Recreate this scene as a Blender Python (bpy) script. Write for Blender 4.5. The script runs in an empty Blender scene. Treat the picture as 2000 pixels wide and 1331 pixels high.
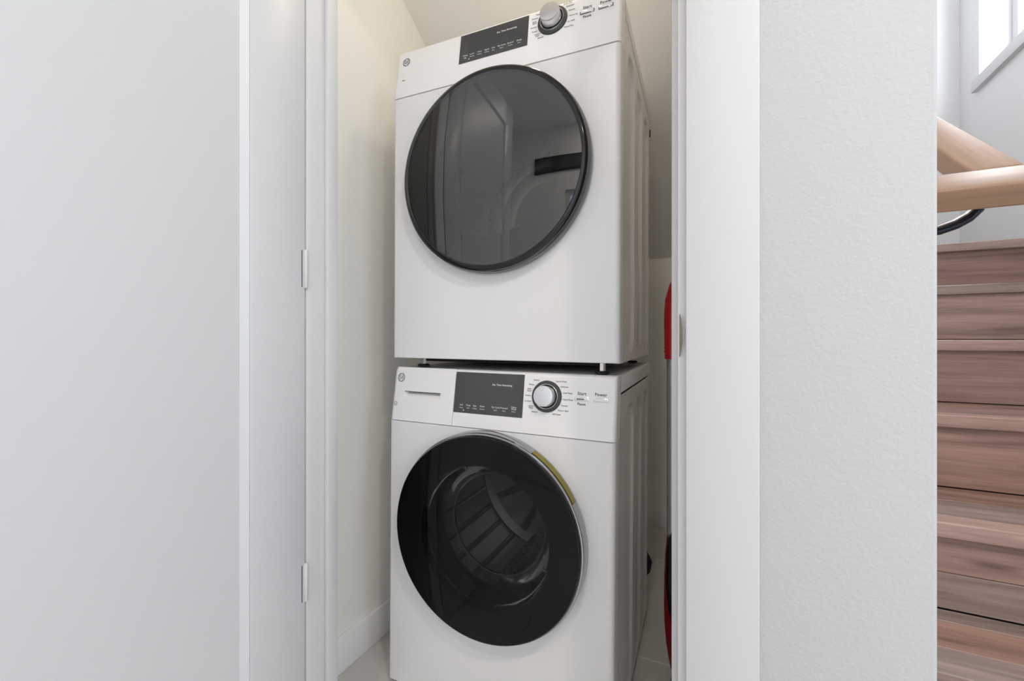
import bpy, bmesh, math, random
from mathutils import Vector, Matrix
random.seed(7)
PI = math.pi
S = bpy.context.scene
COL = S.collection

# ------------------------------------------------------------------ camera, world, lights
CAM_Z = 0.927
FPX = 844.1
cam_d = bpy.data.cameras.new('camera')
cam = bpy.data.objects.new('camera', cam_d); COL.objects.link(cam)
cam.location = (0, 0, CAM_Z)
cam.rotation_euler = (PI/2, 0, 0.4506)
cam_d.sensor_width = 36.0
cam_d.lens = 36.0*FPX/2000.0
cam_d.shift_y = -5.7/2000.0
cam_d.clip_start = 0.01
S.camera = cam

S.view_settings.view_transform = 'Standard'
S.view_settings.look = 'None'
S.view_settings.gamma = 1.0
S.view_settings.use_curve_mapping = False
S.view_settings.exposure = -0.17
S.cycles.diffuse_bounces = 8
S.cycles.max_bounces = 14

W = bpy.data.worlds.new('sky'); S.world = W; W.use_nodes = True
bg = W.node_tree.nodes['Background']
bg.inputs['Color'].default_value = (0.86, 0.93, 1.0, 1)
bg.inputs['Strength'].default_value = 1.0

def area(name, loc, rot, sx, sy, power, color, spread=None, shape='RECTANGLE'):
    d = bpy.data.lights.new(name, 'AREA'); d.shape = shape
    d.size = sx; d.size_y = sy; d.energy = power; d.color = color
    if spread: d.spread = spread
    o = bpy.data.objects.new(name, d); COL.objects.link(o)
    o.location = loc; o.rotation_euler = rot
    return o
COOL = (0.76, 0.87, 1.0)
WARM = (1.0, 0.90, 0.78)
area('daylight_back_window', (.20, -1.49, 1.36), (-PI/2, 0, PI), 1.6, 1.1, 6.5, COOL)  # frontal light through the unseen window added behind the camera
area('daylight_stair_window', (1.36, 2.30, 2.85), (0, PI/2, 0), 1.2, 1.1, 58, (.90, .94, 1.0))
area('daylight_side_window', (2.72, -0.45, 1.62), (0, PI/2, 0), 1.6, 1.3, 50, COOL)

# ------------------------------------------------------------------ materials
def new_mat(name):
    m = bpy.data.materials.new(name); m.use_nodes = True
    nt = m.node_tree
    return m, nt, nt.nodes['Principled BSDF']
def srgb(r, g, b):
    f = lambda c: (c/255/12.92) if c/255 <= .04045 else ((c/255+.055)/1.055)**2.4
    return (f(r), f(g), f(b), 1)
def plain(name, col, rough=.5, metal=0, spec=.5, coat=0):
    m, nt, p = new_mat(name)
    p.inputs['Base Color'].default_value = col
    p.inputs['Roughness'].default_value = rough
    p.inputs['Metallic'].default_value = metal
    p.inputs['Specular IOR Level'].default_value = spec
    p.inputs['Coat Weight'].default_value = coat
    return m
def bumpy(name, col, rough, scale, strength, dist, detail=2.0, var=0.0, spec=.5):
    m, nt, p = new_mat(name)
    p.inputs['Roughness'].default_value = rough
    p.inputs['Specular IOR Level'].default_value = spec
    tc = nt.nodes.new('ShaderNodeTexCoord')
    nz = nt.nodes.new('ShaderNodeTexNoise'); nz.inputs['Scale'].default_value = scale; nz.inputs['Detail'].default_value = detail
    nt.links.new(tc.outputs['Object'], nz.inputs['Vector'])
    bp = nt.nodes.new('ShaderNodeBump'); bp.inputs['Strength'].default_value = strength; bp.inputs['Distance'].default_value = dist
    nt.links.new(nz.outputs['Fac'], bp.inputs['Height'])
    nt.links.new(bp.outputs['Normal'], p.inputs['Normal'])
    if var:
        n2 = nt.nodes.new('ShaderNodeTexNoise'); n2.inputs['Scale'].default_value = 3.0; n2.inputs['Detail'].default_value = 5
        nt.links.new(tc.outputs['Object'], n2.inputs['Vector'])
        r = nt.nodes.new('ShaderNodeValToRGB')
        c = Vector(col[:3])
        r.color_ramp.elements[0].position = .3; r.color_ramp.elements[0].color = (*(c*(1-var)), 1)
        r.color_ramp.elements[1].position = .7; r.color_ramp.elements[1].color = (*(c*(1+var)), 1)
        nt.links.new(n2.outputs['Fac'], r.inputs['Fac']); nt.links.new(r.outputs['Color'], p.inputs['Base Color'])
    else:
        p.inputs['Base Color'].default_value = col
    return m

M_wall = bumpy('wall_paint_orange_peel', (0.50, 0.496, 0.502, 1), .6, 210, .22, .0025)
M_hall = bumpy('hall_wall_paint_lightened', (0.84, 0.83, 0.82, 1), .6, 210, .22, .0025)  # wall paint again, colour lightened so the reflected hall looks brighter lit
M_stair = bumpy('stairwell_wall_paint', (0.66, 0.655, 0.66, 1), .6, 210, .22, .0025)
M_closet = bumpy('closet_wall_paint', (0.92, 0.905, 0.865, 1), .65, 150, .18, .0025)
M_ceil = bumpy('ceiling_paint', (0.90, 0.89, 0.87, 1), .7, 120, .2, .002)
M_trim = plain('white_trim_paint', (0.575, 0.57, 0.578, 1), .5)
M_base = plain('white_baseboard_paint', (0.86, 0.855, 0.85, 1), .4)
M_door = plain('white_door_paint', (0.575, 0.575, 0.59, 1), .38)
M_tile = bumpy('grey_floor_tile', (0.62, 0.595, 0.57, 1), .35, 40, .04, .002, 6, .10)
M_grout = plain('grout', (0.22, 0.20, 0.19, 1), .9)
M_white = plain('white_enamel', (0.78, 0.775, 0.785, 1), .32)
M_whitep = plain('white_plastic', (0.83, 0.825, 0.835, 1), .34)
M_side = plain('white_steel_side', (0.70, 0.69, 0.67, 1), .2)
M_black = plain('black_gloss', (0.006, 0.006, 0.007, 1), .10)
M_blackm = plain('black_matte', (0.012, 0.012, 0.013, 1), .55)
M_rubber = plain('black_rubber', (0.01, 0.01, 0.01, 1), .6)
M_darkring = plain('dark_grey_plastic', (0.045, 0.045, 0.045, 1), .35)
M_chrome = plain('chrome', (0.75, 0.75, 0.76, 1), .08, 1)
M_rim = plain('door_rim_chrome', (0.40, 0.40, 0.41, 1), .10, 1)
M_dkchrome = plain('smoked_chrome', (0.22, 0.22, 0.23, 1), .10, 1)
M_steel = plain('drum_steel', (0.62, 0.60, 0.58, 1), .30, 1)
M_galv = plain('galvanised_drum', (0.42, 0.40, 0.38, 1), .38, .6)
M_screen = plain('display_glass', (0.055, 0.056, 0.057, 1), .07, spec=.6)
M_print = plain('grey_print', (0.10, 0.10, 0.105, 1), .6)
M_logo = plain('silver_grey_logo', (0.22, 0.22, 0.23, 1), .35)
M_lit = plain('white_print', (0.72, 0.72, 0.72, 1), .6)
M_yellow = bumpy('yellow_label', (0.27, 0.22, 0.02, 1), .5, 300, .0, .001, 2, .25)
M_red = plain('red_plastic', (0.42, 0.004, 0.012, 1), .28)
M_greymetal = plain('brushed_grey_tube', (0.42, 0.43, 0.45, 1), .32, .7)
M_navy = plain('dark_blue_grey_plastic', (0.018, 0.021, 0.027, 1), .4)
M_nickel = plain('satin_nickel', (0.55, 0.51, 0.46, 1), .32, 1)
M_darkmetal = plain('blackened_metal', (0.03, 0.035, 0.045, 1), .3, .8)
M_seam = plain('shadow_gap', (0.03, 0.03, 0.03, 1), .8)

# brushed knob
M_brush, nt, p = new_mat('brushed_aluminium')
p.inputs['Metallic'].default_value = 1; p.inputs['Base Color'].default_value = (0.74, 0.74, 0.75, 1)
p.inputs['Roughness'].default_value = .30; p.inputs['Anisotropic'].default_value = .6

def smoked(name, ior, tint, solid=False):
    m = bpy.data.materials.new(name); m.use_nodes = True; nt = m.node_tree
    for n in list(nt.nodes): nt.nodes.remove(n)
    out = nt.nodes.new('ShaderNodeOutputMaterial'); mix = nt.nodes.new('ShaderNodeMixShader')
    tr = nt.nodes.new('ShaderNodeBsdfTransparent'); tr.inputs['Color'].default_value = tint
    gl = nt.nodes.new('ShaderNodeBsdfGlossy'); gl.inputs['Roughness'].default_value = .015
    fr = nt.nodes.new('ShaderNodeFresnel'); fr.inputs['IOR'].default_value = ior
    if solid:            # a slab: only its front faces mirror
        ge = nt.nodes.new('ShaderNodeNewGeometry'); mu = nt.nodes.new('ShaderNodeMath'); mu.operation = 'MULTIPLY'
        inv = nt.nodes.new('ShaderNodeMath'); inv.operation = 'SUBTRACT'; inv.inputs[0].default_value = 1.0
        nt.links.new(ge.outputs['Backfacing'], inv.inputs[1]); nt.links.new(fr.outputs[0], mu.inputs[0]); nt.links.new(inv.outputs[0], mu.inputs[1])
        nt.links.new(mu.outputs[0], mix.inputs[0])
    else:
        nt.links.new(fr.outputs[0], mix.inputs[0])
    nt.links.new(tr.outputs[0], mix.inputs[1]); nt.links.new(gl.outputs[0], mix.inputs[2])
    nt.links.new(mix.outputs[0], out.inputs[0])
    return m
M_smoke = smoked('smoked_door_glass', 2.15, (.56, .54, .52, 1))
M_smoke2 = smoked('dark_door_glass', 1.34, (.36, .36, .37, 1))
M_clear = smoked('clear_glass', 1.45, (.97, .98, .98, 1), True)
M_bowl = smoked('clear_bowl_glass', 1.22, (.85, .85, .85, 1))

def wood(name, c0, c1, c2, axis='X', rnd=.22, knots=.35, grey=.45):
    m, nt, p = new_mat(name)
    L = nt.links.new
    tc = nt.nodes.new('ShaderNodeTexCoord'); oi = nt.nodes.new('ShaderNodeObjectInfo')
    add = nt.nodes.new('ShaderNodeVectorMath'); add.operation = 'ADD'
    mul = nt.nodes.new('ShaderNodeVectorMath'); mul.operation = 'SCALE'; mul.inputs['Scale'].default_value = 13.0
    comb = nt.nodes.new('ShaderNodeCombineXYZ')
    for k in range(3): L(oi.outputs['Random'], comb.inputs[k])
    L(comb.outputs[0], mul.inputs[0]); L(tc.outputs['Object'], add.inputs[0]); L(mul.outputs[0], add.inputs[1])
    mp = nt.nodes.new('ShaderNodeMapping')
    sc = {'X': (1.6, 22, 22), 'Y': (22, 1.6, 1.6)}[axis]
    mp.inputs['Scale'].default_value = sc
    L(add.outputs[0], mp.inputs['Vector'])
    n1 = nt.nodes.new('ShaderNodeTexNoise'); n1.inputs['Scale'].default_value = 1.0; n1.inputs['Detail'].default_value = 8; n1.inputs['Roughness'].default_value = .62; n1.inputs['Distortion'].default_value = .6
    L(mp.outputs[0], n1.inputs['Vector'])
    r = nt.nodes.new('ShaderNodeValToRGB'); e = r.color_ramp.elements
    e[0].position = .30; e[0].color = c0; e[1].position = .72; e[1].color = c2
    k = e.new(.5); k.color = c1
    L(n1.outputs['Fac'], r.inputs['Fac'])
    # fine pore streaks
    mp2 = nt.nodes.new('ShaderNodeMapping'); mp2.inputs['Scale'].default_value = tuple(6*v if v < 5 else 9*v for v in sc)
    L(add.outputs[0], mp2.inputs['Vector'])
    n2 = nt.nodes.new('ShaderNodeTexNoise'); n2.inputs['Scale'].default_value = 1.0; n2.inputs['Detail'].default_value = 3
    L(mp2.outputs[0], n2.inputs['Vector'])
    mr = nt.nodes.new('ShaderNodeMapRange'); mr.inputs[1].default_value = .3; mr.inputs[2].default_value = .7; mr.inputs[3].default_value = .86; mr.inputs[4].default_value = 1.08
    L(n2.outputs['Fac'], mr.inputs[0])
    # per plank brightness
    m3 = nt.nodes.new('ShaderNodeMapRange'); m3.inputs[3].default_value = 1-rnd; m3.inputs[4].default_value = 1+rnd
    L(oi.outputs['Random'], m3.inputs[0])
    mm = nt.nodes.new('ShaderNodeMath'); mm.operation = 'MULTIPLY'; L(mr.outputs[0], mm.inputs[0]); L(m3.outputs[0], mm.inputs[1])
    sv = nt.nodes.new('ShaderNodeVectorMath'); sv.operation = 'SCALE'
    L(r.outputs['Color'], sv.inputs[0]); L(mm.outputs[0], sv.inputs['Scale'])
    # knots / cracks
    mp3 = nt.nodes.new('ShaderNodeMapping'); mp3.inputs['Scale'].default_value = {'X': (5, 26, 26), 'Y': (26, 5, 5)}[axis]
    L(add.outputs[0], mp3.inputs['Vector'])
    vo = nt.nodes.new('ShaderNodeTexVoronoi'); vo.inputs['Scale'].default_value = .55
    L(mp3.outputs[0], vo.inputs['Vector'])
    kr = nt.nodes.new('ShaderNodeMapRange'); kr.inputs[1].default_value = .03; kr.inputs[2].default_value = .16; kr.inputs[3].default_value = knots; kr.inputs[4].default_value = 1.0
    L(vo.outputs['Distance'], kr.inputs[0])
    sv2 = nt.nodes.new('ShaderNodeVectorMath'); sv2.operation = 'SCALE'
    L(sv.outputs[0], sv2.inputs[0]); L(kr.outputs[0], sv2.inputs['Scale'])
    # some planks greyer than others
    wn = nt.nodes.new('ShaderNodeTexWhiteNoise'); wn.noise_dimensions = '1D'; L(oi.outputs['Random'], wn.inputs['W'])
    gm = nt.nodes.new('ShaderNodeMath'); gm.operation = 'MULTIPLY'; gm.inputs[1].default_value = grey; L(wn.outputs['Value'], gm.inputs[0])
    bw = nt.nodes.new('ShaderNodeHueSaturation'); sm = nt.nodes.new('ShaderNodeMath'); sm.operation = 'SUBTRACT'; sm.inputs[0].default_value = 1.0
    L(gm.outputs[0], sm.inputs[1]); L(sm.outputs[0], bw.inputs['Saturation']); L(sv2.outputs[0], bw.inputs['Color'])
    L(bw.outputs['Color'], p.inputs['Base Color'])
    p.inputs['Roughness'].default_value = .42
    bp = nt.nodes.new('ShaderNodeBump'); bp.inputs['Strength'].default_value = .15; bp.inputs['Distance'].default_value = .001
    L(n2.outputs['Fac'], bp.inputs['Height']); L(bp.outputs[0], p.inputs['Normal'])
    return m
M_wood = wood('weathered_oak_plank', (0.150, 0.083, 0.064, 1), (0.295, 0.170, 0.133, 1), (0.42, 0.258, 0.204, 1))
M_rail = wood('oak_handrail', (0.25, 0.142, 0.085, 1), (0.30, 0.175, 0.108, 1), (0.35, 0.212, 0.135, 1), 'Y', .03, 1.0, 0)
M_railx = wood('oak_handrail_return', (0.25, 0.142, 0.085, 1), (0.30, 0.175, 0.108, 1), (0.35, 0.212, 0.135, 1), 'X', .03, 1.0, 0)

# ------------------------------------------------------------------ mesh helpers
def link(name, me, mat, parent=None):
    o = bpy.data.objects.new(name, me); COL.objects.link(o)
    if mat is not None and len(me.materials) == 0: me.materials.append(mat)
    if parent is not None: o.parent = parent
    return o
def fin(name, bm, mat, parent=None, smooth=False, fn=None):
    if fn:
        for v in bm.verts: v.co = Vector(fn(v.co))
    bmesh.ops.recalc_face_normals(bm, faces=bm.faces[:])
    me = bpy.data.meshes.new(name); bm.to_mesh(me); bm.free()
    if smooth:
        for p_ in me.polygons: p_.use_smooth = True
        try: me.set_sharp_from_angle(angle=math.radians(38))
        except Exception: pass
    return link(name, me, mat, parent)
def add_box(bm, x0, x1, y0, y1, z0, z1, bev=0, seg=2):
    vs = [bm.verts.new((x, y, z)) for z in (z0, z1) for y in (y0, y1) for x in (x0, x1)]
    F = [(0,1,3,2),(4,6,7,5),(0,4,5,1),(2,3,7,6),(0,2,6,4),(1,5,7,3)]
    fs = [bm.faces.new([vs[i] for i in f]) for f in F]
    if bev:
        es = list({e for f in fs for e in f.edges})
        bmesh.ops.bevel(bm, geom=es, offset=bev, segments=seg, affect='EDGES', profile=.5)
def box(name, b, mat, parent=None, bev=0, seg=2, fn=None, smooth=None):
    bm = bmesh.new(); add_box(bm, *b, bev=bev, seg=seg)
    return fin(name, bm, mat, parent, smooth=bool(bev) if smooth is None else smooth, fn=fn)
def add_lathe(bm, prof, cx, cz, n=72, capA=False, capB=False):
    rings = []
    for r, y in prof:
        if r < 1e-6: rings.append([bm.verts.new((cx, y, cz))]); continue
        rings.append([bm.verts.new((cx+r*math.cos(2*PI*i/n), y, cz+r*math.sin(2*PI*i/n))) for i in range(n)])
    for a, b in zip(rings, rings[1:]):
        for i in range(n):
            j = (i+1) % n
            if len(a) == 1: bm.faces.new([a[0], b[j], b[i]])
            elif len(b) == 1: bm.faces.new([a[i], a[j], b[0]])
            else: bm.faces.new([a[i], a[j], b[j], b[i]])
    if capA and len(rings[0]) > 1: bm.faces.new(rings[0])
    if capB and len(rings[-1]) > 1: bm.faces.new(rings[-1])
def lathe(name, prof, cx, cz, mat, parent=None, n=72, fn=None, **k):
    bm = bmesh.new(); add_lathe(bm, prof, cx, cz, n, **k)
    return fin(name, bm, mat, parent, smooth=True, fn=fn)
def add_zlathe(bm, prof, cx, cy, n=24, sx=1, sy=1):
    rings = []
    for r, z in prof:
        if r < 1e-6: rings.append([bm.verts.new((cx, cy, z))]); continue
        rings.append([bm.verts.new((cx+sx*r*math.cos(2*PI*i/n), cy+sy*r*math.sin(2*PI*i/n), z)) for i in range(n)])
    for a, b in zip(rings, rings[1:]):
        for i in range(n):
            j = (i+1) % n
            if len(a) == 1: bm.faces.new([a[0], b[j], b[i]])
            elif len(b) == 1: bm.faces.new([a[i], a[j], b[0]])
            else: bm.faces.new([a[i], a[j], b[j], b[i]])
    if len(rings[0]) > 1: bm.faces.new(rings[0])
    if len(rings[-1]) > 1: bm.faces.new(rings[-1])
def add_tube(bm, pts, rad, n=12, sx=1.0):
    pts = [Vector(p_) for p_ in pts]; rings = []
    rad = rad if isinstance(rad, (list, tuple)) else [rad]*len(pts)
    up = None
    for i, p_ in enumerate(pts):
        t = (pts[min(i+1, len(pts)-1)]-pts[max(i-1, 0)]).normalized()
        if up is None:
            up = Vector((0, 1, 0)) if abs(t.y) < .8 else Vector((1, 0, 0))
        s_ = t.cross(up).normalized(); u = s_.cross(t).normalized(); up = u
        rings.append([bm.verts.new(p_+rad[i]*(math.cos(2*PI*k/n)*s_+sx*math.sin(2*PI*k/n)*u)) for k in range(n)])
    for a, b in zip(rings, rings[1:]):
        for i in range(n):
            j = (i+1) % n; bm.faces.new([a[i], a[j], b[j], b[i]])
    bm.faces.new(rings[0]); bm.faces.new(rings[-1])
def tube(name, pts, rad, mat, parent=None, n=12, sx=1.0, fn=None):
    bm = bmesh.new(); add_tube(bm, pts, rad, n, sx)
    return fin(name, bm, mat, parent, smooth=True, fn=fn)
def add_prism_yz(bm, poly, x0, x1):          # polygon of (y, z), extruded along x
    a = [bm.verts.new((x0, y, z)) for y, z in poly]; b = [bm.verts.new((x1, y, z)) for y, z in poly]
    bm.faces.new(a); bm.faces.new(b[::-1])
    n = len(poly)
    for i in range(n):
        j = (i+1) % n; bm.faces.new([a[i], a[j], b[j], b[i]])
def text_mesh(name, items, mat, parent, fn, y=-.0006, depth=.0002):
    """items: (string, x, z, size, align); printed lettering on the plane y."""
    bm = bmesh.new()
    for s_, x, z, size, al in items:
        cu = bpy.data.curves.new('lettering', 'FONT'); cu.body = s_; cu.size = size; cu.align_x = al; cu.align_y = 'CENTER'
        cu.extrude = depth; cu.resolution_u = 3; cu.space_character = 1.05
        if size >= .006: cu.offset = .00008
        to = bpy.data.objects.new('lettering', cu); COL.objects.link(to)
        bpy.context.view_layer.update()
        dg = bpy.context.evaluated_depsgraph_get()
        me = bpy.data.meshes.new_from_object(to.evaluated_get(dg))
        me.transform(Matrix.Translation((x, y, z)) @ Matrix.Rotation(PI/2, 4, 'X'))
        bm.from_mesh(me)
        bpy.data.objects.remove(to); bpy.data.curves.remove(cu); bpy.data.meshes.remove(me)
    o = fin(name, bm, mat, parent, fn=fn); o['kind'] = 'stuff'
    return o
def struct(o):
    o['kind'] = 'structure'; return o
def empty(name, loc, label=None, cat=None, rot=(0, 0, 0)):
    o = bpy.data.objects.new(name, None); COL.objects.link(o); o.empty_display_size = .1
    o.location = loc; o.rotation_euler = rot
    if label: o['label'] = label
    if cat: o['category'] = cat
    return o
def tag(o, label, cat, group=None):
    o['label'] = label; o['category'] = cat
    if group: o['group'] = group
    return o

# ------------------------------------------------------------------ the setting
YW, YB = 0.621, 0.690          # hall face and closet face of the wall with the opening
XJL, XJR = -0.764, -0.053      # jamb faces
XC = 0.2115                    # right-hand corner of that wall
XR = 1.14                      # outer stair wall
ZC = 2.60                      # hall ceiling
ZU = 3.70                      # stairwell ceiling
YBK = 2.2236                   # closet back wall
XCL = -0.955                   # closet left wall

fl = struct(box('floor', (-1.45, 2.72, -1.45, 3.2, -.06, -.004), M_grout))
tile_me = None
T = .60
for i in range(-2, 5):
    for j in range(-4, 3):
        x0, y0 = .10+T*(i-1), .69+T*j
        x0c, x1c = max(x0, -1.40), min(x0+T, 2.6)
        y0c, y1c = max(y0, -1.35), min(y0+T, 2.2236)
        if x1c-x0c < .03 or y1c-y0c < .03: continue
        if y0c > .6 and (x0c >= .09): continue
        if x1c <= -.96 and y0c > .6: continue
        box('floor_tile', (x0c+.001, x1c-.001, y0c+.001, y1c-.001, -.012, 0), M_tile, fl, bev=.0012, seg=1, smooth=False)

# wall with the closet opening
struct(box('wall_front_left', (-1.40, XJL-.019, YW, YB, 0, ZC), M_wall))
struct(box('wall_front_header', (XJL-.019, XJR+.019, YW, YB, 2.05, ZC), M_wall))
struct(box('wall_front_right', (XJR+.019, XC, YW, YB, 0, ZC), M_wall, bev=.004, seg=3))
struct(box('wall_stair_left', (.10, XC, YB, 2.30, 0, ZU), M_closet))
# jambs, stops and casing
tr = empty('trim_1', (XJL, YW, 0)); tr['kind'] = 'structure'
def tpart(name, b, bev=.0012, mat=None):
    o = box(name, b, mat or M_trim, None, bev=bev, seg=2); o.parent = tr; o.matrix_parent_inverse = Matrix.Translation((-XJL, -YW, 0)); return o
tpart('jamb', (XJL-.019, XJL, .6125, YB, 0, 2.05), .006)
tpart('jamb', (XJR, XJR+.019, YW, YB, 0, 2.05), .0025)
tpart('head_jamb', (XJL, XJR, YW, YB, 2.03, 2.05))
tpart('door_stop', (XJL, XJL+.011, .6568, .684, 0, 2.03), .002)
tpart('door_stop', (XJR-.011, XJR, .6568, .684, 0, 2.03), .002)
tpart('door_stop', (XJL+.011, XJR-.011, .6568, .684, 2.019, 2.03), .002)
cas = []
def casing(b): return tpart('casing', b, .0025)
casing((XJR+.011, .043, YW-.011, YW, 0, 2.13))
casing((XJL-.095, XJL-.0195, YW-.011, YW, 0, 2.13))
casing((XJL-.011, XJR+.011, YW-.011, YW, 2.042, 2.13))

# closet shell
struct(box('wall_closet_left', (XCL-.06, XCL, YB, 2.30, 0, ZC), M_closet))
struct(box('wall_closet_back', (XCL, .10, YBK, 2.30, 0, 1.32), M_closet))
bm = bmesh.new()
sl = .6824
zc = lambda y: 1.315+sl*(YBK-y)
add_prism_yz(bm, [(YB, zc(YB)), (YBK+.07, zc(YBK+.07)), (YBK+.07, zc(YBK+.07)+.06), (YB, zc(YB)+.06)], XCL, .10)
struct(fin('ceiling_closet_slope', bm, M_closet))
def baseboard(name, b): return struct(box(name, b, M_base, None, bev=.003, seg=2))
baseboard('baseboard_closet_left', (XCL, -.9415, YB, YBK, 0, .098))
baseboard('baseboard_closet_back', (-.9415, .10, YBK-.0135, YBK, 0, .085))
baseboard('baseboard_front', (.043, XC, YW-.013, YW, 0, .098))

# hall shell
struct(box('ceiling', (-1.45, 2.72, -1.45, YB, ZC, ZC+.08), M_ceil))
struct(box('wall_left', (-1.48, -1.40, -1.45, YB, 0, ZC), M_hall))
struct(box('wall_right_lower', (2.60, 2.68, -1.45, YB, 0, .90), M_hall))
struct(box('wall_right_upper', (2.60, 2.68, -1.45, YB, 2.36, ZC), M_hall))
struct(box('wall_right_near', (2.60, 2.68, -1.45, -1.15, .90, 2.36), M_hall))
struct(box('wall_right_far', (2.60, 2.68, .25, YB, .90, 2.36), M_hall))
struct(box('wall_north', (XR+.13, 2.60, YW, YB, 0, ZC), M_hall))
struct(box('wall_back_left', (-1.40, -.60, -1.45, -1.37, 0, ZC), M_hall))
struct(box('wall_back_right', (1.0, 2.60, -1.45, -1.37, 0, ZC), M_hall))
struct(box('wall_back_lower', (-.60, 1.0, -1.45, -1.37, 0, .81), M_hall))
struct(box('wall_back_upper', (-.60, 1.0, -1.45, -1.37, 1.91, ZC), M_hall))
baseboard('baseboard_left', (-1.40, -1.387, -1.37, YW, 0, .098))
baseboard('baseboard_back', (-1.387, 2.60, -1.37, -1.357, 0, .098))

def window(name, axis, at, a0, a1, z0, z1, depth, nm=1):
    """frame + pane in the plane axis=at."""
    w = empty(name, (at, a0, z0) if axis == 'X' else (a0, at, z0)); w['kind'] = 'structure'
    inv = Matrix.Translation(-Vector(w.location))
    def part(nme, b, mat, bev=.003):
        if axis == 'Y': b = (b[2], b[3], b[0], b[1], b[4], b[5])
        o = box(nme, b, mat, None, bev=bev, seg=1, smooth=False); o.parent = w; o.matrix_parent_inverse = inv; return o
    t = .05
    part('window_frame', (at, at+depth, a0, a0+t, z0, z1), M_trim); part('window_frame', (at, at+depth, a1-t, a1, z0, z1), M_trim)
    part('window_frame', (at, at+depth, a0+t, a1-t, z0, z0+t), M_trim); part('window_frame', (at, at+depth, a0+t, a1-t, z1-t, z1), M_trim)
    for k in range(nm):
        a = a0+(a1-a0)*(k+1)/(nm+1)
        part('mullion', (at, at+depth, a-.02, a+.02, z0+t, z1-t), M_trim)
    part('pane', (at+depth*.45, at+depth*.55, a0+t, a1-t, z0+t, z1-t), M_clear, 0)
    return w
window('window_2', 'Y', -1.44, -.60, 1.0, .81, 1.91, .05, 1)  # unseen window, put behind the camera for frontal light
window('window_3', 'X', 2.62, -1.15, .25, .90, 2.36, .05, 1)

# stairwell shell
WY0, WY1, WZ0, WZ1 = 1.75, 2.909, 2.196, 3.35
struct(box('wall_stairwell_right_lower', (XR, XR+.13, YW, 3.2, 0, WZ0-.02), M_stair))
struct(box('wall_stairwell_right_upper', (XR, XR+.13, YW, 3.2, WZ1, ZU), M_stair))
struct(box('wall_stairwell_right_near', (XR, XR+.13, YW, WY0, WZ0-.02, WZ1), M_stair))
struct(box('wall_stairwell_right_far', (XR, XR+.13, WY1, 3.2, WZ0-.02, WZ1), M_stair))
struct(box('wall_stairwell_back', (-1.0, XR, 3.101, 3.2, 0, ZU), M_stair))
struct(box('wall_stairwell_front', (XC, XR+.13, YB-.02, YB+.05, ZC+.08, ZU), M_stair))
struct(box('wall_landing_left', (-1.06, -1.0, 2.30, 3.2, 0, ZU), M_stair))
struct(box('added_landing_closure', (-1.0, .10, 2.30, 2.36, 1.29, ZU), M_stair))  # invented wall over the closet, only closes the stairwell for its light
struct(box('ceiling_stairwell', (-1.06, XR+.13, YB, 3.2, ZU, ZU+.06), M_ceil))
w1 = window('window_1', 'X', XR+.115, WY0, WY1, WZ0, WZ1, .05, 0)
sill = box('window_sill', (XR-.022, XR+.115, WY0-.02, WY1+.022, WZ0-.055, WZ0), M_trim, None, bev=.003, seg=2)
sill.parent = w1; sill.matrix_parent_inverse = Matrix.Translation(-Vector(w1.location))

# ------------------------------------------------------------------ closet door, swung open towards the hall
dr = empty('door_1', (XJL, .606, 0)); dr['kind'] = 'structure'
dinv = Matrix.Translation((-XJL, -.606, 0))
def dpart(o): o.parent = dr; o.matrix_parent_inverse = dinv; return o
DY1, DY0 = .6105, -.095
DX0, DX1 = XJL-.035, XJL
zb, zt = .012, 2.025
ST = .116; RT, RB = .12, .24
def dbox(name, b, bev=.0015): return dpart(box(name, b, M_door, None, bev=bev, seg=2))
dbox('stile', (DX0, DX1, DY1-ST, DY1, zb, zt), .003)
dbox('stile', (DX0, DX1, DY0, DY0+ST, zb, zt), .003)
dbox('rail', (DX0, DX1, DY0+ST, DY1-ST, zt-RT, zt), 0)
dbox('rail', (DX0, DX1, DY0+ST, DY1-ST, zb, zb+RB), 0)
# recessed panel with sloped sticking on both faces
bm = bmesh.new()
y0, y1, z0, z1 = DY0+ST, DY1-ST, zb+RB, zt-RT
q = .013; dp = .008
for xs, s_ in ((DX1, -1), (DX0, 1)):
    o_ = [bm.verts.new((xs+s_*.0005, y, z)) for y, z in ((y0, z0), (y1, z0), (y1, z1), (y0, z1))]
    i_ = [bm.verts.new((xs+s_*dp, y, z)) for y, z in ((y0+q, z0+q), (y1-q, z0+q), (y1-q, z1-q), (y0+q, z1-q))]
    for k in range(4): bm.faces.new([o_[k], o_[(k+1) % 4], i_[(k+1) % 4], i_[k]])
    bm.faces.new(i_)
dpart(fin('door_panel', bm, M_door))
for zh in (.427, 1.067, 1.76):
    bm = bmesh.new(); add_zlathe(bm, [(.0, zh-.040), (.003, zh-.039), (.0042, zh-.037), (.0042, zh+.037), (.003, zh+.039), (0, zh+.040)], XJL+.0005, .6115, 16)
    h = dpart(fin('hinge', bm, M_trim, smooth=True))
    lf = box('hinge_leaf', (XJL-.03, XJL+.0003, .6018, .6034, zh-.0375, zh+.0375), M_darkmetal, h)
kb = dpart(fin('door_knob', (lambda b: (add_lathe(b, [(.0, 0), (.032, 0), (.032, .006), (.012, .010), (.011, .035), (.024, .045), (.028, .058), (.022, .070), (0, .073)], 0, 0, 32), b)[1])(bmesh.new()), M_nickel, smooth=True,
    fn=lambda c: (XJL+c.y, DY0+.065+c.x, .96+c.z)))

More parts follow.
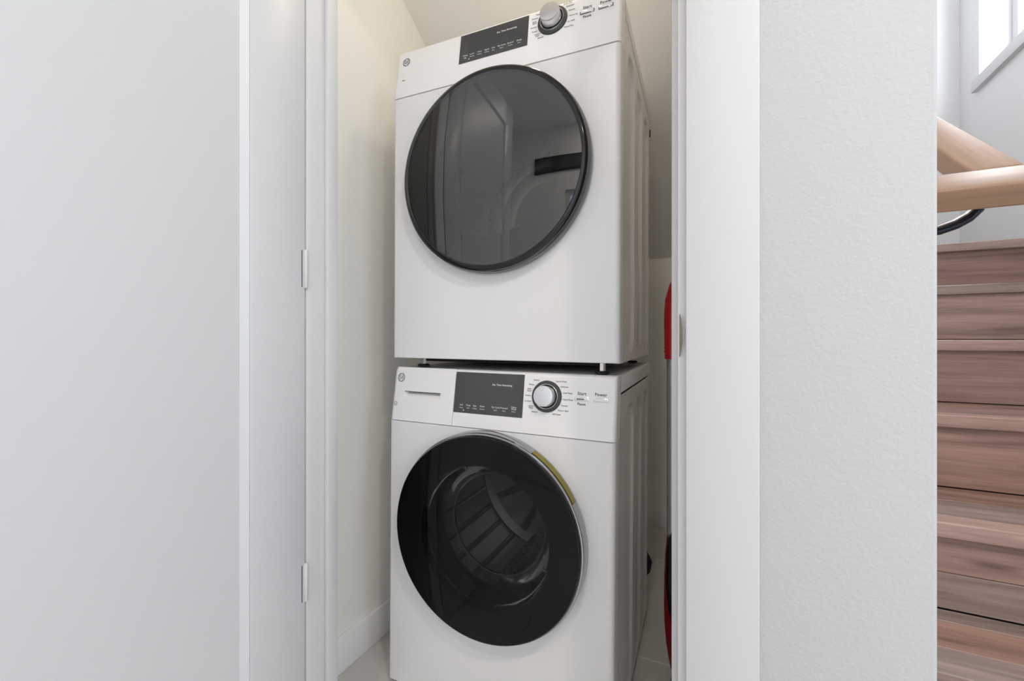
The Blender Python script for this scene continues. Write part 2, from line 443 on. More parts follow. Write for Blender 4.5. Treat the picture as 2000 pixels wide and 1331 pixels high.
# strike plate lip on the right jamb
bm = bmesh.new()
prof = []
H = .0375
N = 14
zc_ = CAM_Z+.003
rows = []
H = .0285
for k in range(N+1):
    z = zc_-H+2*H*k/N
    t = abs(2*k/N-1)
    b = (1-t**2)
    rows.append([bm.verts.new((XJR+.0024, YW-.0006, z)), bm.verts.new((XJR+.0030+.0012*b, YW-.0016-.002*b, z)), bm.verts.new((XJR+.0034+.0034*b, YW-.0022-.005*b, z))])
for a, b in zip(rows, rows[1:]):
    for k in range(2): bm.faces.new([a[k], a[k+1], b[k+1], b[k]])
bmesh.ops.solidify(bm, geom=bm.faces[:], thickness=.0012)
sp = fin('strike_plate', bm, M_nickel, smooth=True); sp.parent = tr; sp.matrix_parent_inverse = Matrix.Translation((-XJL, -YW, 0))

# ------------------------------------------------------------------ staircase
stc = empty('staircase', (XC, .648, 0), 'staircase of weathered oak planks climbing beyond the white wall corner', 'stairs')
sinv = Matrix.Translation((-XC, -.648, 0))
def spart(o): o.parent = stc; o.matrix_parent_inverse = sinv; return o
RISE, GO = .184, .261
X0s, X1s = XC+.001, XR-.001
def board(name, b, bev=.0015): return spart(box(name, b, M_wood, None, bev=bev, seg=1, smooth=False))
for n in range(-1, 5):
    yn = 1.17+GO*(n-1); zn = RISE*(n+2)
    # riser below the nosing
    zl = zn-RISE
    if n == 1:
        board('riser_board', (X0s, X1s, yn+.018, yn+.036, zl+.001, zl+.0745))
        board('riser_board', (X0s, X1s, yn+.018, yn+.036, zl+.0755, zn-.030))
    else:
        board('riser_board', (X0s, X1s, yn+.018, yn+.036, zl+.001, zn-.030))
    board('nosing', (X0s, X1s, yn, yn+.052, zn-.033, zn), .003)
    ye = yn+GO+.018
    if n == 0:
        cuts = [yn+.0525, 1.042, 1.140, ye]
    else:
        cuts = [yn+.0525, yn+.165, ye]
    for a, b in zip(cuts, cuts[1:]):
        board('tread_board', (X0s, X1s, a+.0004, b-.0004, zn-.018, zn-.0005))
    bm = bmesh.new(); add_box(bm, X0s, X1s, yn+.037, ye, 0, zn-.019)
    spart(fin('carcass', bm, M_blackm))
# landing
yn, zn = 1.17+GO*4, RISE*7
board('riser_board', (X0s, X1s, yn+.018, yn+.036, zn-RISE+.001, zn-.030))
board('nosing', (X0s, X1s, yn, yn+.052, zn-.033, zn), .003)
yy = yn+.0525
while yy < 3.09:
    board('landing_board', (X0s, X1s, yy+.0004, min(yy+.18, 3.1)-.0004, zn-.018, zn-.0005)); yy += .18
spart(box('carcass', (X0s, X1s, yn+.037, 3.1, zn-.2, zn-.019), M_blackm))

# handrail on the left wall of the flight, with its mitred return and a bracket
hr = empty('handrail', (.31, .70, 1.105), 'oak handrail of rectangular section sloping up behind the wall corner', 'handrail')
hinv = Matrix.Translation((-.31, -.70, -1.105))
def hpart(o): o.parent = hr; o.matrix_parent_inverse = hinv; return o
a = math.atan(.709); ca, sa = math.cos(a), math.sin(a)
def railfn(c):      # local: x across, y along the slope, z normal
    return (c.x, .70+c.y*ca-c.z*sa, CAM_Z+.1785+c.y*sa+c.z*ca)
TH = .0294; WD = .0585
bm = bmesh.new()
L = 1.62
add_box(bm, .285, .335, WD+.0003, L, -TH, 0, bev=.0035, seg=3)
hpart(fin('rail_bar', bm, M_rail, smooth=True, fn=railfn))
bm = bmesh.new(); add_box(bm, XC+.0, .335, 0, WD, -TH, 0, bev=.0035, seg=3)
hpart(fin('rail_return', bm, M_railx, smooth=True, fn=railfn))
for yb in (.79, 1.75):
    zt_ = CAM_Z+.1785+.709*(yb-.70)-TH/ca
    pts = [(.312, yb, zt_+.002), (.313, yb, zt_-.022), (.309, yb, zt_-.036), (.300, yb, zt_-.046), (.287, yb, zt_-.054), (.270, yb, zt_-.060), (.250, yb, zt_-.063), (XC+.002, yb, zt_-.064)]
    br = hpart(tube('bracket', pts, .0052, M_darkmetal, n=14, sx=1.6))
    tube('bracket_strip', [(p_[0]-.0042, p_[1]-.004, p_[2]+.0042) for p_ in pts[1:-1]], .0030, M_chrome, br, n=10, sx=1.6)
    bm = bmesh.new(); add_tube(bm, [(XC, yb, zt_-.064), (XC+.005, yb, zt_-.064)], .022, 24)
    fin('bracket_rose', bm, M_darkmetal, br, smooth=True)

# ------------------------------------------------------------------ washing machine and tumble dryer
MW, MD = .595, .5935
def front_plate(bm, x1, z1, cx, cz, rh, thick, rx, rz, n_side=18):
    """rounded-edge front plate with a round door hole."""
    base = []
    def seg(p0, p1, n):
        for k in range(n): base.append((p0[0]+(p1[0]-p0[0])*k/n, p0[1]+(p1[1]-p0[1])*k/n))
    seg((0, 0), (x1, 0), n_side); seg((x1, 0), (x1, z1), n_side); seg((x1, z1), (0, z1), n_side); seg((0, z1), (0, 0), n_side)
    loops = []
    n = len(base)
    loops.append([(cx+rh*(x-cx)/math.hypot(x-cx, z-cz), thick, cz+rh*(z-cz)/math.hypot(x-cx, z-cz)) for x, z in base])
    loops.append([(p_[0], .004, p_[2]) for p_ in loops[0]])
    loops.append([(cx+(rh+.004)*(x-cx)/math.hypot(x-cx, z-cz), 0, cz+(rh+.004)*(z-cz)/math.hypot(x-cx, z-cz)) for x, z in base])
    K = 5
    for k in range(K+1):
        t = PI/2*k/K
        ix, iz, y = rx*(1-math.sin(t)), rz*(1-math.sin(t)), rx*(1-math.cos(t))
        loops.append([(min(max(x, ix), x1-ix), y, min(max(z, iz), z1-iz)) for x, z in base])
    loops.append([(x, thick, z) for x, z in base])
    rings = [[bm.verts.new(p_) for p_ in lp] for lp in loops]
    for a_, b_ in zip(rings, rings[1:]):
        for i in range(n):
            j = (i+1) % n
            bm.faces.new([a_[i], a_[j], b_[j], b_[i]])
    bmesh.ops.remove_doubles(bm, verts=bm.verts[:], dist=1e-6)

def side_sheet(bm, xs, sign, y0, y1, z0, z1, pills, depth, rr):
    """embossed steel side: pills = (ya, yb, za, zb) sunk by depth."""
    ys = {y0, y1}; zs = {z0, z1}
    for ya, yb, za, zb in pills:
        for e in (ya, yb):
            for d in (-.014, -.009, -.005, -.0025, 0, .0025, .005, .009, .014): ys.add(e+d)
        for k in range(9): ys.add(ya+(yb-ya)*k/8)
        for e, s_ in ((za, 1), (zb, -1)):
            for d in (-.012, -.006, -.003, 0, .003, .006, .012, .02, .028, .036, .045, .055, .07): zs.add(e+s_*d)
    for k in range(12): zs.add(z0+(z1-z0)*k/11)
    ys = sorted(v for v in ys if y0 <= v <= y1); zs = sorted(v for v in zs if z0 <= v <= z1)
    def f(y, z):
        best = 0
        for ya, yb, za, zb in pills:
            px = max(abs(y-(ya+yb)/2)-((yb-ya)/2-rr), 0); pz = max(abs(z-(za+zb)/2)-((zb-za)/2-rr), 0)
            inside = rr-math.hypot(px, pz)
            if px == 0 and pz == 0:
                inside = min((yb-ya)/2-abs(y-(ya+yb)/2), (zb-za)/2-abs(z-(za+zb)/2))
            elif px == 0: inside = rr-pz
            elif pz == 0: inside = rr-px
            t = min(max((inside+.002)/.009, 0), 1)
            best = max(best, t*t*(3-2*t))
        return best
    g = [[bm.verts.new((xs-sign*depth*f(y, z), y, z)) for y in ys] for z in zs]
    for i in range(len(zs)-1):
        for j in range(len(ys)-1):
            bm.faces.new([g[i][j], g[i][j+1], g[i+1][j+1], g[i+1][j]])

def monogram(parent, x, z, r, fn):
    """round grey emblem: ring, scrolls and two script letters."""
    bm = bmesh.new()
    def ring(cx, cz, r0, w, a0=0, a1=2*PI, n=28):
        prev = None
        for k in range(n+1):
            t = a0+(a1-a0)*k/n
            cur = (bm.verts.new((cx+(r0-w)*math.cos(t), -.0007, cz+(r0-w)*math.sin(t))), bm.verts.new((cx+(r0+w)*math.cos(t), -.0007, cz+(r0+w)*math.sin(t))))
            if prev: bm.faces.new([prev[0], prev[1], cur[1], cur[0]])
            prev = cur
    ring(x, z, r*.92, r*.085)
    for k in range(4):
        t = PI/4+k*PI/2
        ring(x+.66*r*math.cos(t), z+.66*r*math.sin(t), r*.22, r*.065, t-2.0, t+2.0, 14)
    o = fin('emblem', bm, M_logo, parent, fn=fn); o['kind'] = 'stuff'
    text_mesh('emblem_letters', [('GE', x, z, r*1.05, 'CENTER')], M_logo, o, fn, y=-.0008)
    return o

def machine(name, label, loc, yaw, roll, hS, hT, lean, kind):
    root = empty(name, loc, label, 'washing machine' if kind == 'w' else 'tumble dryer', (0, -roll, yaw))
    WASH = kind == 'w'
    def leanf(c):
        z = c[2]; d = max(0, z-hS)/(hT-hS)*lean
        return (c[0], c[1]+d, z)
    cx, cz, R = .2975, .447, .237
    # front plate
    bm = bmesh.new(); front_plate(bm, MW, hS-.0008, cx, cz, .205, .042, .011, .002)
    fin('front_panel', bm, M_white, root, smooth=True)
    # sides
    ge = (.262, .415, .565) if WASH else (.228, .388, .553)
    zt = hT-.045 if WASH else hT-.045
    pills = [(e-.115, e, .022, .742) for e in ge]
    bm = bmesh.new(); side_sheet(bm, MW-.001, 1, .043, MD, .0, zt, pills, .0080, .05)
    sp_ = fin('side_panel', bm, M_side, root, smooth=True)
    bm = bmesh.new(); side_sheet(bm, .001, -1, .043, MD, .0, zt, pills, .0080, .05)
    fin('side_panel', bm, M_side, root, smooth=True)
    box('back_panel', (.003, MW-.003, MD-.002, MD, .0, zt), M_side, root)
    box('base_pan', (.004, MW-.004, .043, MD-.003, .002, .006), M_blackm, root)
    # lid
    lid = box('lid', (0, MW, .046, MD+.006, zt+.0015, hT), M_whitep if WASH else M_side, root, bev=.006, seg=3)
    # control panel
    xs = .1932
    def panel(nm, x0, x1):
        bm = bmesh.new(); add_box(bm, x0, x1, 0, .046, hS+.0008, hT, bev=.0)
        ed = [e for e in bm.edges if (e.verts[0].co.y < .001 and e.verts[1].co.y < .001)]
        side = [e for e in bm.edges if e.verts[0].co.z > hT-.001 and e.verts[1].co.z > hT-.001 and abs(e.verts[0].co.y-e.verts[1].co.y) < .001 and e.verts[0].co.y < .001]
        # round only the outer vertical edges and the top front edge
        sel = []
        for e in ed:
            v0, v1 = e.verts[0].co, e.verts[1].co
            if abs(v0.x-v1.x) < 1e-5 and (abs(v0.x) < 1e-4 or abs(v0.x-MW) < 1e-4): sel.append(e)
            if abs(v0.z-v1.z) < 1e-5 and v0.z > hT-.001: sel.append(e)
        bmesh.ops.bevel(bm, geom=sel, offset=.009, segments=4, affect='EDGES', profile=.5)
        return fin(nm, bm, M_whitep, root, smooth=True, fn=leanf)
    if WASH:
        pan = panel('control_panel', xs+.0006, MW)
        # detergent drawer with its scooped grip
        bm = bmesh.new()
        X = [0, .010, .040, .152, xs-.0006]; Z = [hS+.0008, .7485, .7663, hT-.010, hT]
        yv = lambda x, z: (.008 if x == 0 else 0)+(.006 if z == hT else 0)
        g = [[bm.verts.new((x, yv(x, z), z)) for x in X] for z in Z]
        for i in range(4):
            for j in range(4):
                if i == 1 and j == 2: continue
                bm.faces.new([g[i][j], g[i][j+1], g[i+1][j+1], g[i+1][j]])
        bl, br_ = g[1][2], g[1][3]; tl, tr_ = g[2][2], g[2][3]
        b1 = bm.verts.new((.046, .013, .7650)); b2 = bm.verts.new((.146, .013, .7650))
        bm.faces.new([bl, br_, b2, b1]); bm.faces.new([tl, bl, b1]); bm.faces.new([br_, tr_, b2]); bm.faces.new([tr_, tl, b1, b2])
        # returns to the body
        for row in (g[0], g[4]):
            bk = [bm.verts.new((v.co.x, .046, v.co.z)) for v in row]
            for j in range(4): bm.faces.new([row[j], row[j+1], bk[j+1], bk[j]])
        for col in (0, 4):
            c_ = [g[i][col] for i in range(5)]
            bk = [bm.verts.new((v.co.x, .046, v.co.z)) for v in c_]
            for j in range(4): bm.faces.new([c_[j], c_[j+1], bk[j+1], bk[j]])
        drw = fin('detergent_drawer', bm, M_whitep, root, fn=leanf)
        box('grip_shadow_slot', (.0405, .1515, .0005, .0125, .7648, .7662), M_darkring, drw, fn=leanf)
        monogram(drw, .0255, .8010, .0115, leanf)
        bm = bmesh.new()
        add_lathe(bm, [(.0042, -.0006), (.0056, -.0006)], .0150, .7325, 24)
        add_box(bm, .0120, .0182, -.0007, -.0005, .7318, .7330)
        cm = fin('certification_mark', bm, M_logo, drw, fn=leanf); cm['kind'] = 'stuff'
    else:
        pan = panel('control_panel', 0, MW)
        monogram(pan, .0305, .7890, .0115, leanf)
        bm = bmesh.new(); add_box(bm, .0235, .0330, -.0007, -.0005, .7352, .7366); add_box(bm, .0235, .0270, -.0007, -.0005, .7375, .7386)
        cm = fin('certification_mark', bm, M_logo, pan, fn=leanf); cm['kind'] = 'stuff'
    # display
    dz0, dz1 = (.7235, .8225) if WASH else (.7375, .8155)
    dx0, dx1 = (.1945, .3800) if WASH else (.1955, .3795)
    dsp = box('display', (dx0, dx1, -.0012, .004, dz0, dz1), M_screen, root, bev=.0006, seg=1, smooth=False, fn=leanf)
    DW = dx1-dx0
    it = [('Est. Time Remaining', dx1-.030, dz0+.072*(dz1-dz0)/.099, .0060, 'RIGHT')]
    if WASH:
        cols = [('Soil', .022, 0), ('Temp', .041, 0), ('Spin', .060, 0), ('Rinse', .080, 0), ('My Cycle', .116, 0), ('Prewash', .138, 0), ('Delay', .163, .0035), ('Wash', .163, -.0010)]
        subs = [('Heavy', .022), ('Cold', .041), ('Medium', .060), ('Normal', .080), ('Select', .116), ('Stain', .138), ('Hours', .163)]
    else:
        cols = [('Temp', .018, 0), ('Level', .037, 0), ('Time', .058, 0), ('Signal', .078, 0), ('Dry', .096, 0), ('My Cycle', .118, 0), ('Extend', .141, 0), ('Delay', .164, 0)]
        subs = [('High', .018), ('Normal', .037), ('Minutes', .058), ('Volume', .078), ('Less', .096), ('Select', .118), ('Tumble', .141), ('Start', .164)]
    for s_, x, dz in cols: it.append((s_, dx0+x*DW/.185, dz0+.0190+dz, .0055, 'CENTER'))
    for s_, x in subs: it.append((s_, dx0+x*DW/.185, dz0+.0125, .0038, 'CENTER'))
    text_mesh('display_lettering', it, M_lit, dsp, leanf, y=-.0014)
    bm = bmesh.new()
    vs = [bm.verts.new(v) for v in ((dx0+.028, -.0014, dz0+.0045), (dx0+.028, -.0014, dz0+.0085), (dx0+.0315, -.0014, dz0+.0065))]; bm.faces.new(vs)
    fin('start_symbol', bm, M_lit, dsp, fn=leanf)
    # dial
    kx, kz = (.4368, .7760) if WASH else (.4385, .7835)
    def off(c): return (c[0], c[1]+(kz-hS)/(hT-hS)*lean*1.0, c[2])
    sl_ = lean/(hT-hS)
    def tilt(c):
        y, z = c[1], c[2]
        return (c[0], y+(z-hS)*sl_, z-y*sl_)
    dial = lathe('dial_bezel', [(.0245, -.0005), (.0280, -.0035), (.0345, -.0030), (.0358, -.0010), (.0358, .003)], kx, kz, M_darkring, root, n=56, fn=tilt)
    lathe('dial_ring', [(.0262, -.0030), (.0268, -.0058), (.0280, -.0060), (.0286, -.0030)], kx, kz, M_chrome, dial, n=56, fn=tilt)
    lathe('dial_recess', [(.0, -.0010), (.0262, -.0010)], kx, kz, M_black, dial, n=40, fn=tilt)
    kn = lathe('dial_knob', [(.0225, -.002), (.0228, -.0080), (.0225, -.0082), (.0232, -.0235), (.0222, -.0258), (.0190, -.0262), (0, -.0262)], kx, kz, M_brush, root, n=56, fn=tilt)
    if WASH:
        right = [('Quick Wash', 58), ('Delicates', 35), ('Cold Wash', 14), ('Hand Wash', -6), ('Casuals', -25), ('Rinse + Spin', -44), ('Self Clean', -66)]
        left = [('Normal', 120), ('Whites', 143), ('Bulky\nItems', 162), ('Towels', 180), ('Cottons', 198), ('Active\nWear', 218), ('Sanitize', 240)]
    else:
        right = [('Quick Dry', 52), ('Delicates', 36), ('Casuals', 18), ('Warm Up', -2), ('Air Fluff', -22), ('Timed Dry', -42)]
        left = [('Mixed', 140), ('Cottons', 155), ('Bulky\nItems', 170), ('Normal', 187), ('Towels', 203), ('Active\nWear', 221), ('Sanitize', 240)]
    it = []
    for s_, an in right:
        t = math.radians(an); it.append((s_, kx+.0395*math.cos(t), kz+.0415*math.sin(t), .0046, 'LEFT'))
    for s_, an in left:
        t = math.radians(an); it.append((s_, kx+.0395*math.cos(t), kz+.0415*math.sin(t), .0044, 'RIGHT'))
    bx1, bx2 = (.5185, .5605) if WASH else (.5195, .5610)
    bz = .7755 if WASH else .7790
    it += [('Start', bx1, bz+.0115, .0098, 'CENTER'), ('Pause', bx1, bz-.0110, .0078, 'CENTER'), ('Power', bx2, bz+.0115, .0098, 'CENTER')]
    text_mesh('dial_lettering', it, M_print, pan, leanf)
    # tick marks round the dial
    bm = bmesh.new()
    for an in [q_[1] for q_ in right+left]:
        t = math.radians(an)
        c_, s2 = math.cos(t), math.sin(t)
        vs = [bm.verts.new((kx+r_*c_+w_*-s2, -.0006, kz+r_*s2+w_*c_)) for r_, w_ in ((.0364, -.0003), (.0382, -.0003), (.0382, .0003), (.0364, .0003))]
        bm.faces.new(vs)
    tk = fin('dial_ticks', bm, M_print, pan, fn=leanf); tk['kind'] = 'stuff'
    for bx in (bx1, bx2):
        fr_ = box('button', (bx-.0165, bx+.0165, -.0016, .003, bz-.0042, bz+.0042), M_chrome if WASH else M_dkchrome, root, bev=.0012, seg=2, fn=leanf)
        box('button_face', (bx-.0145, bx+.0145, -.0026, -.0012, bz-.0026, bz+.0026), M_whitep, fr_, bev=.0006, seg=1, fn=leanf)
        if bx == bx1 and WASH:
            box('button_light', (bx-.0110, bx+.0060, -.0030, -.0022, bz-.0010, bz+.0010), M_darkring, fr_, fn=leanf)
    # door
    if WASH:
        lathe('door_rim', [(.214, .0), (.240, .0), (.2415, -.004), (.2415, -.030), (.2395, -.034), (.236, -.035), (.214, -.035)], cx, cz, M_rim, root, n=128)
        lathe('door_ring', [(.214, -.030), (.2365, -.0355), (.2370, -.041), (.2345, -.0452), (.2310, -.0448), (.166, -.0400), (.164, -.020), (.205, -.012), (.214, -.012)], cx, cz, M_black, root, n=128)
        lathe('door_glass', [(0, -.0505), (.08, -.0502), (.16, -.0490), (.21, -.0475), (.2325, -.0458)], cx, cz, M_smoke2, root, n=96)
        bw = lathe('glass_bowl', [(.166, -.040), (.165, -.012), (.160, .0), (.150, .010), (.138, .035), (.128, .060), (.121, .070), (.106, .078), (0, .085)], cx, cz, M_bowl, root, n=96)
        lathe('bowl_rim', [(.128, .055), (.1315, .054), (.1325, .058), (.129, .062)], cx, cz, M_dkchrome, bw, n=72)
        lathe('door_gasket', [(.207, .0), (.207, .030), (.190, .040), (.172, .038), (.166, .050), (.178, .066), (.205, .075)], cx, cz, M_rubber, root, n=72)
        dm = lathe('drum', [(.178, .075), (.192, .085), (.232, .100), (.236, .11), (.236, .43), (.215, .445), (.10, .440), (.06, .425), (0, .42)], cx, cz, M_steel, root, n=72)
        for k in range(3):
            t0 = 2*PI*k/3+.45
            ct, st = math.cos(t0), math.sin(t0)
            def rot(c, ct=ct, st=st): return (cx+c[0]*ct-c[2]*st, c[1], cz+c[0]*st+c[2]*ct)
            pd = box('drum_paddle', (.175, .236, .13, .41, -.028, .028), M_steel, dm, bev=.016, seg=3, fn=rot)
            bm = bmesh.new()
            for i in range(9):
                for j in range(3):
                    yy_ = .155+i*.029+(.0145 if j % 2 else 0); zz = -.014+j*.014
                    vs = [bm.verts.new((.1745, yy_+.0042*math.cos(q_*PI/4), zz+.0042*math.sin(q_*PI/4))) for q_ in range(8)]
                    bm.faces.new(vs)
            ho = fin('paddle_holes', bm, M_blackm, pd, fn=rot); ho['kind'] = 'stuff'
        bm = bmesh.new()
        for i in range(24):          # pressed flutes of the drum wall
            t0 = 2*PI*i/24
            if min(abs((t0-.45-2*PI*k/3+PI) % (2*PI)-PI) for k in range(3)) < .16: continue
            c_, s2 = math.cos(t0), math.sin(t0)
            add_tube(bm, [(cx+.2345*c_, .125, cz+.2345*s2), (cx+.2345*c_, .41, cz+.2345*s2)], .008, 8)
        fl_ = fin('drum_flutes', bm, M_steel, dm, smooth=True); fl_['kind'] = 'stuff'
        # drum back star ribs
        bm = bmesh.new()
        for i in range(9):
            t0 = 2*PI*i/9+.1
            c_, s2 = math.cos(t0), math.sin(t0)
            add_tube(bm, [(cx+.07*c_, .424, cz+.07*s2), (cx+.205*c_, .437, cz+.205*s2)], .009, 8)
        dbr = fin('drum_back_ribs', bm, M_steel, dm, smooth=True); dbr['kind'] = 'stuff'
        # energy label wrapped on the rim
        bm = bmesh.new(); pr = None
        for k in range(19):
            t0 = math.radians(27+33*k/18); c_, s2 = math.cos(t0), math.sin(t0)
            cur = [bm.verts.new((cx+.2423*c_, y_, cz+.2423*s2)) for y_ in (-.031, -.010)]
            if pr: bm.faces.new([pr[0], pr[1], cur[1], cur[0]])
            pr = cur
        st_ = fin('rim_sticker', bm, M_yellow, root, smooth=True); st_['label'] = 'yellow sticker wrapped round the chrome door rim'
    else:
        lathe('door_rim', [(.214, .0), (.236, .0), (.240, -.004), (.241, -.012), (.239, -.020), (.236, -.0225)], cx, cz, M_dkchrome, root, n=128)
        lathe('door_ring', [(.236, -.0225), (.2375, -.026), (.2365, -.0315), (.232, -.0355), (.226, -.0370), (.2235, -.0358), (.221, -.030), (.214, -.012)], cx, cz, M_black, root, n=128)
        lathe('door_glass', [(0, -.0420), (.07, -.0416), (.14, -.0401), (.19, -.0380), (.2235, -.0358)], cx, cz, M_smoke, root, n=96)
        lathe('door_inner_trim', [(.221, -.030), (.175, -.026), (.160, -.020), (.146, -.004), (.140, .030), (.137, .045), (.150, .050)], cx, cz, M_darkring, root, n=96)
        lathe('door_window', [(0, .052), (.08, .050), (.138, .044)], cx, cz, M_bowl, root, n=72)
        lathe('door_gasket', [(.207, .0), (.207, .03), (.185, .05), (.150, .052)], cx, cz, M_rubber, root, n=64)
        dm = lathe('drum', [(.205, .07), (.255, .085), (.262, .10), (.262, .40), (.255, .42), (.228, .425), (.222, .418), (.190, .415), (.172, .424), (.166, .415), (.135, .412), (.120, .420), (.112, .412), (0, .41)], cx, cz, M_galv, root, n=72)
        for k in range(3):
            t0 = 2*PI*k/3+.5
            ct, st = math.cos(t0), math.sin(t0)
            def rot(c, ct=ct, st=st): return (cx+c[0]*ct-c[2]*st, c[1], cz+c[0]*st+c[2]*ct)
            box('drum_paddle', (.205, .262, .12, .39, -.02, .02), M_galv, dm, bev=.012, seg=3, fn=rot)
        bm = bmesh.new()
        for i in range(42):          # punched air vents round the back plate
            t0 = 2*PI*i/42
            c_, s2 = math.cos(t0), math.sin(t0)
            for r_ in (.198, .211):
                tt = t0+(PI/42 if r_ > .2 else 0)
                c_, s2 = math.cos(tt), math.sin(tt)
                add_box(bm, cx+r_*c_-.005, cx+r_*c_+.005, .408, .416, cz+r_*s2-.005, cz+r_*s2+.005, bev=.003, seg=1)
        vt = fin('air_vents', bm, M_chrome, dm); vt['kind'] = 'stuff'
    return root

washer = machine('washing_machine', 'white front-loading washing machine on the tiled closet floor, under the dryer',
                 (-.7997, .8933, .020), .0313, -.0075, .6893, .8279, .0217, 'w')
dryer = machine('tumble_dryer', 'white tumble dryer with smoky grey door stacked on top of the washing machine',
                (-.7885, .8986, .8732), .0424, -.0037, .6871, .8234, .0217, 'd')
# feet
def foot(root, x, y, ztop, zbot, pad):
    bm = bmesh.new(); add_zlathe(bm, [(.0075, zbot+.006), (.0075, ztop)], x, y, 6)
    f_ = fin('foot', bm, M_chrome, root)
    bm = bmesh.new(); add_zlathe(bm, [(.011, zbot), (.015, zbot+.0008), (.0165, zbot+.004), (.013, zbot+.0075)], x, y, 24)
    fin('foot_pad', bm, pad, f_, smooth=True)
for x in (.070, MW-.045):
    for y in (.042, MD-.07):
        foot(dryer, x, y, .004, -.0232-.0038*x/MW-.0, M_rubber)
        foot(washer, x, y, .004, -.0198+.0075*x, M_rubber)
box('toe_plate', (.006, MW-.006, .045, .055, -.0135, .0), M_darkring, washer)
box('cross_member', (.03, MW-.03, .10, .13, -.012, .002), M_blackm, dryer)
box('cross_member', (.03, MW-.03, .40, .43, -.012, .002), M_blackm, dryer)
tube('drain_hose', [(MW-.03, MD+.004, .175), (MW-.008, MD+.016, .172), (MW+.001, MD+.020, .15), (MW-.004, MD+.02, .12), (MW-.06, MD+.022, .05)], .012, M_rubber, washer, n=14)
box('hinge_tab', (MW-.002, MW+.002, MD-.004, MD+.004, hz, hz+.022) if (hz := .735) else None, M_blackm, dryer)

# ------------------------------------------------------------------ vacuum in the closet, behind the right jamb
VX, VY = -.1165, 1.22
vac = empty('upright_vacuum', (VX, VY, 0), 'red and black upright vacuum with a grey pole, half hidden behind the right jamb', 'vacuum cleaner')
vinv = Matrix.Translation((-VX, -VY, 0))
def vpart(o): o.parent = vac; o.matrix_parent_inverse = vinv; return o
pts = [(-.1175, VY, .870), (-.1170, VY, .93), (-.1165, VY, .985), (-.1140, VY, 1.025), (-.105, VY, 1.060), (-.088, VY, 1.090), (-.062, VY, 1.108), (-.030, VY, 1.112), (.005, VY-.01, 1.100), (.030, VY-.02, 1.075)]
gr = vpart(tube('handle_grip', pts, [.0185, .0205, .0215, .0215, .0210, .0205, .02, .019, .018, .014], M_red, n=20, sx=1.1))
for k in range(2):
    bm = bmesh.new(); z = .888+.010*k
    add_tube(bm, [(-.1175, VY, z), (-.1175, VY, z+.004)], .0202, 20); fin('grip_collar', bm, M_red, gr, smooth=True)
vpart(tube('pole', [(-.1175, VY, .38), (-.1175, VY, .872)], .0135, M_greymetal, n=20))
# body: navy shell with red side bands
bx = -.088
bm = bmesh.new()
add_zlathe(bm, [(.020, .425), (.030, .418), (.0385, .395), (.042, .33), (.0435, .25), (.043, .19), (.040, .13), (.034, .08), (.026, .045), (0, .045)], bx, VY, 28, 1.0, 1.25)
bd = vpart(fin('body', bm, M_navy, smooth=True))
bm = bmesh.new()
ring = [(.0405, .405), (.0462, .36), (.0488, .29), (.0498, .22), (.049, .17), (.0445, .11), (.037, .065)]
for s_ in (-1, 1):
    pr = None
    for i, (r_, z_) in enumerate(ring):
        wdt = (.45, .5, .6, 1.0, 1.7, 2.2, 2.3)[i]
        cur = [bm.verts.new((bx+s_*r_*math.cos(wdt*(k/6-.5)*1.7), VY+r_*1.25*math.sin(wdt*(k/6-.5)*1.7), z_)) for k in range(7)]
        if pr:
            for k in range(6): bm.faces.new([pr[k], pr[k+1], cur[k+1], cur[k]])
        pr = cur
bmesh.ops.solidify(bm, geom=bm.faces[:], thickness=.004)
fin('side_shell', bm, M_red, bd, smooth=True)
bm = bmesh.new()
add_box(bm, -.122, .045, VY-.075, VY+.06, .002, .045, bev=.014, seg=3)
for v in bm.verts:
    t = (v.co.z-.002)/.043
    v.co.x = v.co.x if v.co.x > -.05 else v.co.x+.012*(1-t)
vpart(fin('floor_head', bm, M_blackm, smooth=True))
bm = bmesh.new(); add_tube(bm, [(-.119, VY-.01, .075), (-.104, VY-.01, .075)], .018, 20)
vpart(fin('wheel', bm, M_greymetal, smooth=True))

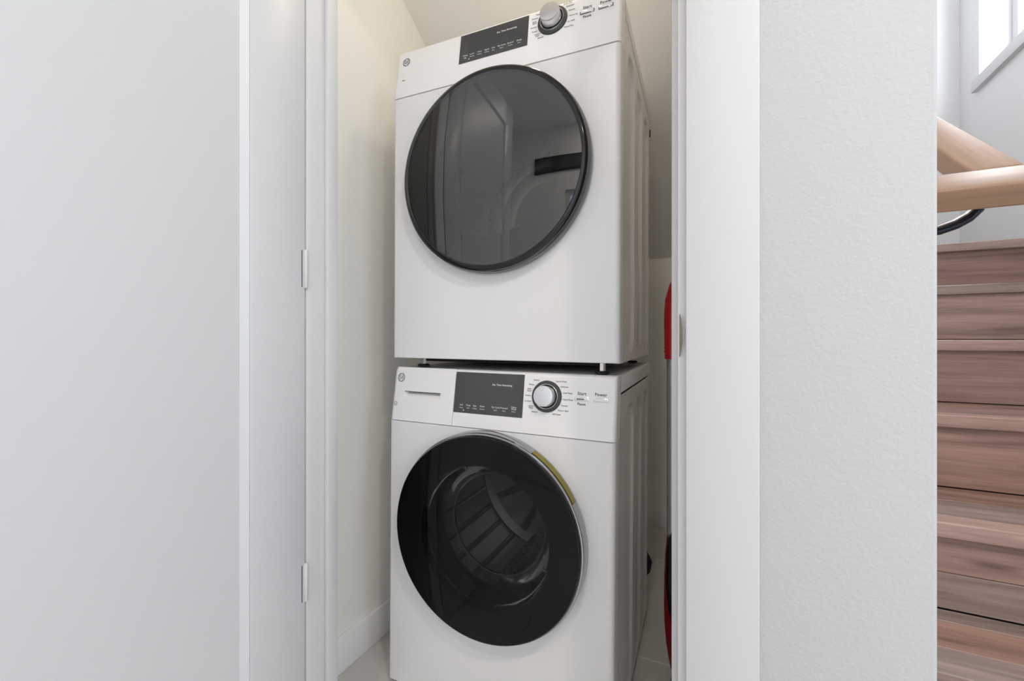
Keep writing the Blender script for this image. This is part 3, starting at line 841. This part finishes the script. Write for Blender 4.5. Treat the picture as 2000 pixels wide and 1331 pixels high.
# ------------------------------------------------------------------ hall ceiling lamps and what the glass reflects
def lamp(x, y, power, label):
    o = empty('recessed_ceiling_light', (x, y, ZC), label, 'ceiling light'); o['group'] = 'hall downlights'
    inv = Matrix.Translation((-x, -y, -ZC))
    bm = bmesh.new(); add_zlathe(bm, [(.052, ZC-.001), (.056, ZC-.006), (.075, ZC-.006), (.078, ZC-.0005)], x, y, 32)
    bm.faces.ensure_lookup_table()
    r_ = fin('trim_ring', bm, M_trim, smooth=True); r_.parent = o; r_.matrix_parent_inverse = inv
    d = bpy.data.lights.new('lamp_light', 'AREA'); d.shape = 'DISK'; d.size = .13; d.energy = power; d.color = WARM
    l = bpy.data.objects.new('lamp_light', d); COL.objects.link(l); l.location = (x, y, ZC-.012)
    return o
lamp(.85, -.45, 18, 'round white recessed downlight in the hall ceiling, between closet and stairs')
lamp(-.10, -.95, 12, 'unseen recessed downlight added to brighten the back wall')  # added lamp, lightens the back wall mirrored in the dryer glass
# dome lamp added above the frame to brighten the closet
lx, ly = -.38, .93
lz = zc(ly)
dome = empty('added_closet_lamp', (lx, ly, lz), 'small white dome lamp, unseen and added to brighten the closet above the dryer', 'ceiling light')
dinv2 = Matrix.Translation((-lx, -ly, -lz))
bm = bmesh.new(); add_zlathe(bm, [(.07, lz+.05), (.07, lz-.045), (.062, lz-.050), (0, lz-.050)], lx, ly, 32)
b_ = fin('added_lamp_base', bm, M_trim, smooth=True); b_.parent = dome; b_.matrix_parent_inverse = dinv2
d = bpy.data.lights.new('added_closet_light', 'POINT'); d.shadow_soft_size = .03; d.energy = 2.7; d.color = (1.0, .86, .66)
l = bpy.data.objects.new('added_closet_light', d); COL.objects.link(l); l.location = (lx, ly, lz-.10)
pic = empty('reflected_window_stand_in', (-.53, -1.357, 2.19), 'long dark framed panel on the white back wall, standing in for a reflected window', 'window stand-in')  # added panel, makes the dark window reflection in the dryer glass
pinv = Matrix.Translation((.53, 1.357, -2.19))
fr_ = box('stand_in_frame', (-.96, -.10, -1.369, -1.350, 2.11, 2.27), M_blackm, None, bev=.003); fr_.parent = pic; fr_.matrix_parent_inverse = pinv
cv = box('stand_in_face', (-.94, -.12, -1.352, -1.348, 2.13, 2.25), bumpy('dark_stand_in', (.05, .055, .06, 1), .5, 30, 0, .001, 4, .6), None); cv.parent = pic; cv.matrix_parent_inverse = pinv
